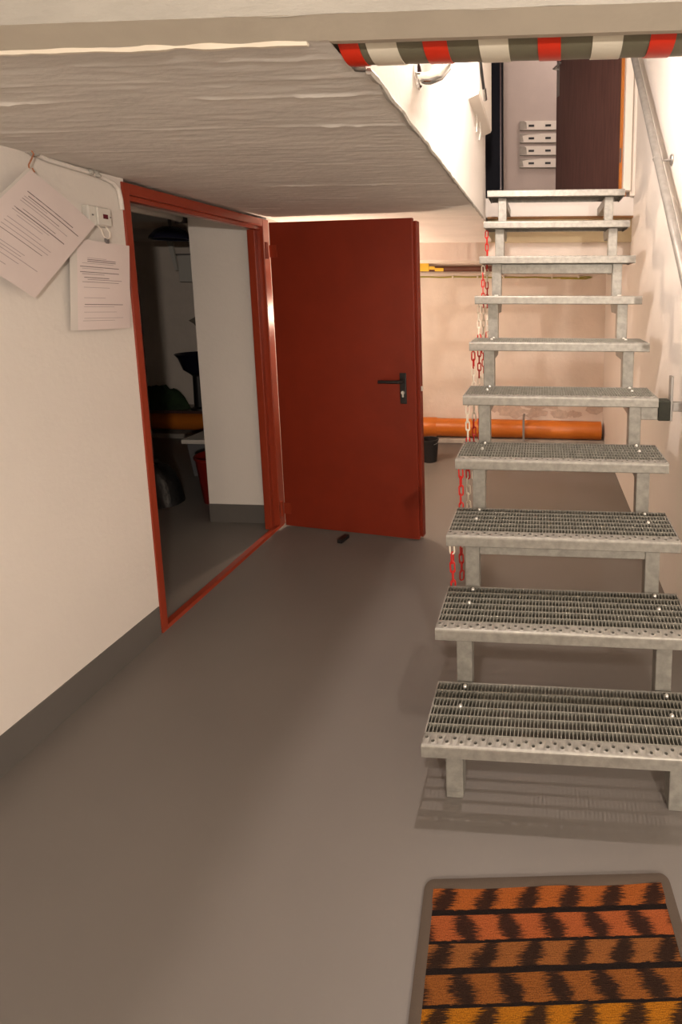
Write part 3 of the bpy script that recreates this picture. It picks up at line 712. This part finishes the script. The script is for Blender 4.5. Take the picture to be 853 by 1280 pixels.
for x0, x1 in ((-4.48,-3.93),(-3.91,-3.38)):
    d_ = obj('door', MB().box(x0,2.435,0.06,x1,2.45,1.60), M_dgrey, lk, bevel=0.004); obj('handle', MB().box(x1-0.05,2.415,0.85,x1-0.03,2.435,0.97), M_silver, d_)
tag(obj('broom_stick', MB().tube([(-3.02,2.28,0.0),(-3.385,2.415,1.68)], 0.016, 10), M_black, loc=(-3.02,2.28,0), smooth=True), 'thin dark stick leaning against the grey locker', 'stick')
patch = [(-3.47+0.14*random.uniform(.7,1.1)*math.cos(2*math.pi*i/14), 1.17+0.075*random.uniform(.7,1.15)*math.sin(2*math.pi*i/14)) for i in range(14)]
obj('bare_patch', MB().prism(patch, YB-0.004, YB+0.001, 'y'), M_wallpatch, bpy.data.objects['wall_back'])
bs = empty('enamel_bowl', (-3.43,3.53,0.31), 'navy enamel bowl with a pale inside on a black pedestal', 'bowl')
obj('bowl', MB().lathe([(0.0001,0.35),(0.06,0.35),(0.12,0.40),(0.155,0.51),(0.185,0.55),(0.182,0.554),(0.150,0.516)], c=(-3.43,3.53,0.31), n=30, cap=False), M_enamel, bs, smooth=True)
obj('lining', MB().lathe([(0.150,0.516),(0.148,0.512),(0.112,0.408),(0.055,0.36),(0.0001,0.358)], c=(-3.43,3.53,0.31), n=30, cap=False), M_enamelin, bs, smooth=True)
obj('pedestal', MB().lathe([(0.08,0),(0.08,0.015),(0.05,0.03),(0.045,0.33),(0.06,0.35)], c=(-3.43,3.53,0.31), n=20), M_black, bs, smooth=True)
tb_ = empty('wall_shelf', (-3.3,3.72,0.29), 'low wooden wall shelf above the orange pipe in the storage room', 'shelf')
obj('board', MB().box(-4.2,3.43,0.285,-2.6,YB,0.31), M_wood, tb_, bevel=0.004)
for sx in (-4.0,-3.2,-2.8): obj('bracket', MB().box(sx,3.70,0.10,sx+0.03,YB,0.285).prism([(3.45,0.285),(3.70,0.285),(3.70,0.262)], sx, sx+0.03, 'x'), M_dgrey, tb_)
def heap(c, rx, ry, h, seed, pw=1.6):
    mb = MB(); nr, na = 8, 26
    for i in range(nr+1):
        t = i/nr
        for k in range(na):
            a = 2*math.pi*k/na; q = Vector((math.cos(a)*1.3, math.sin(a)*1.3, t*2+seed))
            r = t*(1+0.22*noise.noise(q)); z = h*(1-t**(2*pw))**0.8*(1+0.25*noise.noise(q*1.7)) if t < 1 else 0
            mb.v.append((c[0]+rx*r*math.cos(a), c[1]+ry*r*math.sin(a), c[2]+max(0,z)))
    for i in range(nr):
        for k in range(na): mb.f.append((i*na+k, i*na+(k+1) % na, (i+1)*na+(k+1) % na, (i+1)*na+k))
    mb.f.append(tuple(nr*na+k for k in range(na)))
    return mb
tag(obj('green_cloth', heap((-3.84,3.55,0.31), 0.27, 0.10, 0.21, 2), M_green, loc=(-3.84,3.55,0.31), smooth=True), 'dark green cloth heaped on the low wall shelf', 'cloth')
tag(obj('rubbish_bag', heap((-2.78,2.02,0), 0.22, 0.15, 0.27, 5, 2.4), M_bag, loc=(-2.78,2.02,0), smooth=True), 'slumped black bag on the storage room floor beside the red bucket', 'bag')
ct = empty('crate', (-2.62,2.62,0), 'grey plastic crate with a pale rim behind the red bucket', 'crate')
obj('body', MB().prism([(-2.82,0),(-2.40,0),(-2.36,0.27),(-2.86,0.27)], 2.52, 2.85, 'y'), M_crate, ct, bevel=0.006)
obj('rim', MB().box(-2.89,2.50,0.27,-2.33,2.87,0.305), M_whitetrim, ct, bevel=0.006)
rb = empty('bucket', (-2.33,2.10,0), 'red plastic bucket just inside the storage room', 'bucket')
obj('body', MB().lathe([(0.0001,0.006),(0.10,0.006),(0.102,0),(0.138,0.31),(0.146,0.315),(0.146,0.33),(0.136,0.33),(0.098,0.012),(0.0001,0.012)], c=(-2.33,2.10,0), n=30, cap=False), M_redbucket, rb, smooth=True)
obj('handle', MB().tube([(-2.33+0.147*math.cos(a),2.10-0.10*math.sin(a),0.30-0.07*math.sin(a)) for a in [math.pi*k/12 for k in range(13)]], 0.0035, 6), M_silver, rb, smooth=True)

# ================================================================== LAMPS
def lamp(P, label, M, parts, radius=0.06):
    e = empty('bulkhead_lamp', P['loc'], label, 'lamp')
    base, glass = parts
    obj('base', base, M_whitetrim, e, smooth=True); obj('diffuser', glass, M_glow, e, smooth=True)
    ld = bpy.data.lights.new('lamp_light', 'POINT'); ld.energy = P['power']; ld.color = P['col']; ld.shadow_soft_size = radius
    lo = bpy.data.objects.new('lamp_light', ld); COL.objects.link(lo); lo.parent = e; lo.location = M
def round_lamp(c, M3):
    b = MB().lathe([(0.0001,0.0),(0.11,0.0),(0.11,0.02),(0.0001,0.02)], c=c, n=28, M=M3)
    g = MB().lathe([(0.10,0.02),(0.095,0.035),(0.07,0.05),(0.0001,0.058)], c=c, n=28, M=M3, cap=False)
    return b, g
down = Matrix.Rotation(math.pi,4,'X'); toright = Matrix.Rotation(math.radians(90),4,'Y')
def pendant(L, zc):
    return (MB().tube([(L[0],L[1],L[2]+0.09),(L[0],L[1],zc)], 0.004, 6).lathe([(0.02,0.09),(0.022,0.05),(0.018,0.03)], c=L, n=14),
            MB().lathe([(0.018,0.03),(0.028,0.015),(0.032,-0.005),(0.028,-0.02),(0.0001,-0.03)], c=L, n=16, cap=False))
lamp(LAMP_STAIR, 'pendant bulb hanging high in the stairwell', (0,0,-0.06), pendant(LAMP_STAIR['loc'], 4.4), 0.04)
lamp(LAMP_FRONT, 'pendant bulb hanging from the near corridor ceiling', (0,0,-0.06), pendant(LAMP_FRONT['loc'], 2.35), 0.05)
L = LAMP_BACK['loc']; lamp(LAMP_BACK, 'round bulkhead lamp on the left wall behind the red door', (0,0,0), round_lamp((XL,L[1],L[2]), toright), 0.06)
L = LAMP_HALL_FILL['loc']; lamp(LAMP_HALL_FILL, 'added round fill lamp, out of view in the upper hall', (0,0,0), round_lamp((L[0],L[1],4.4), down), 0.10)
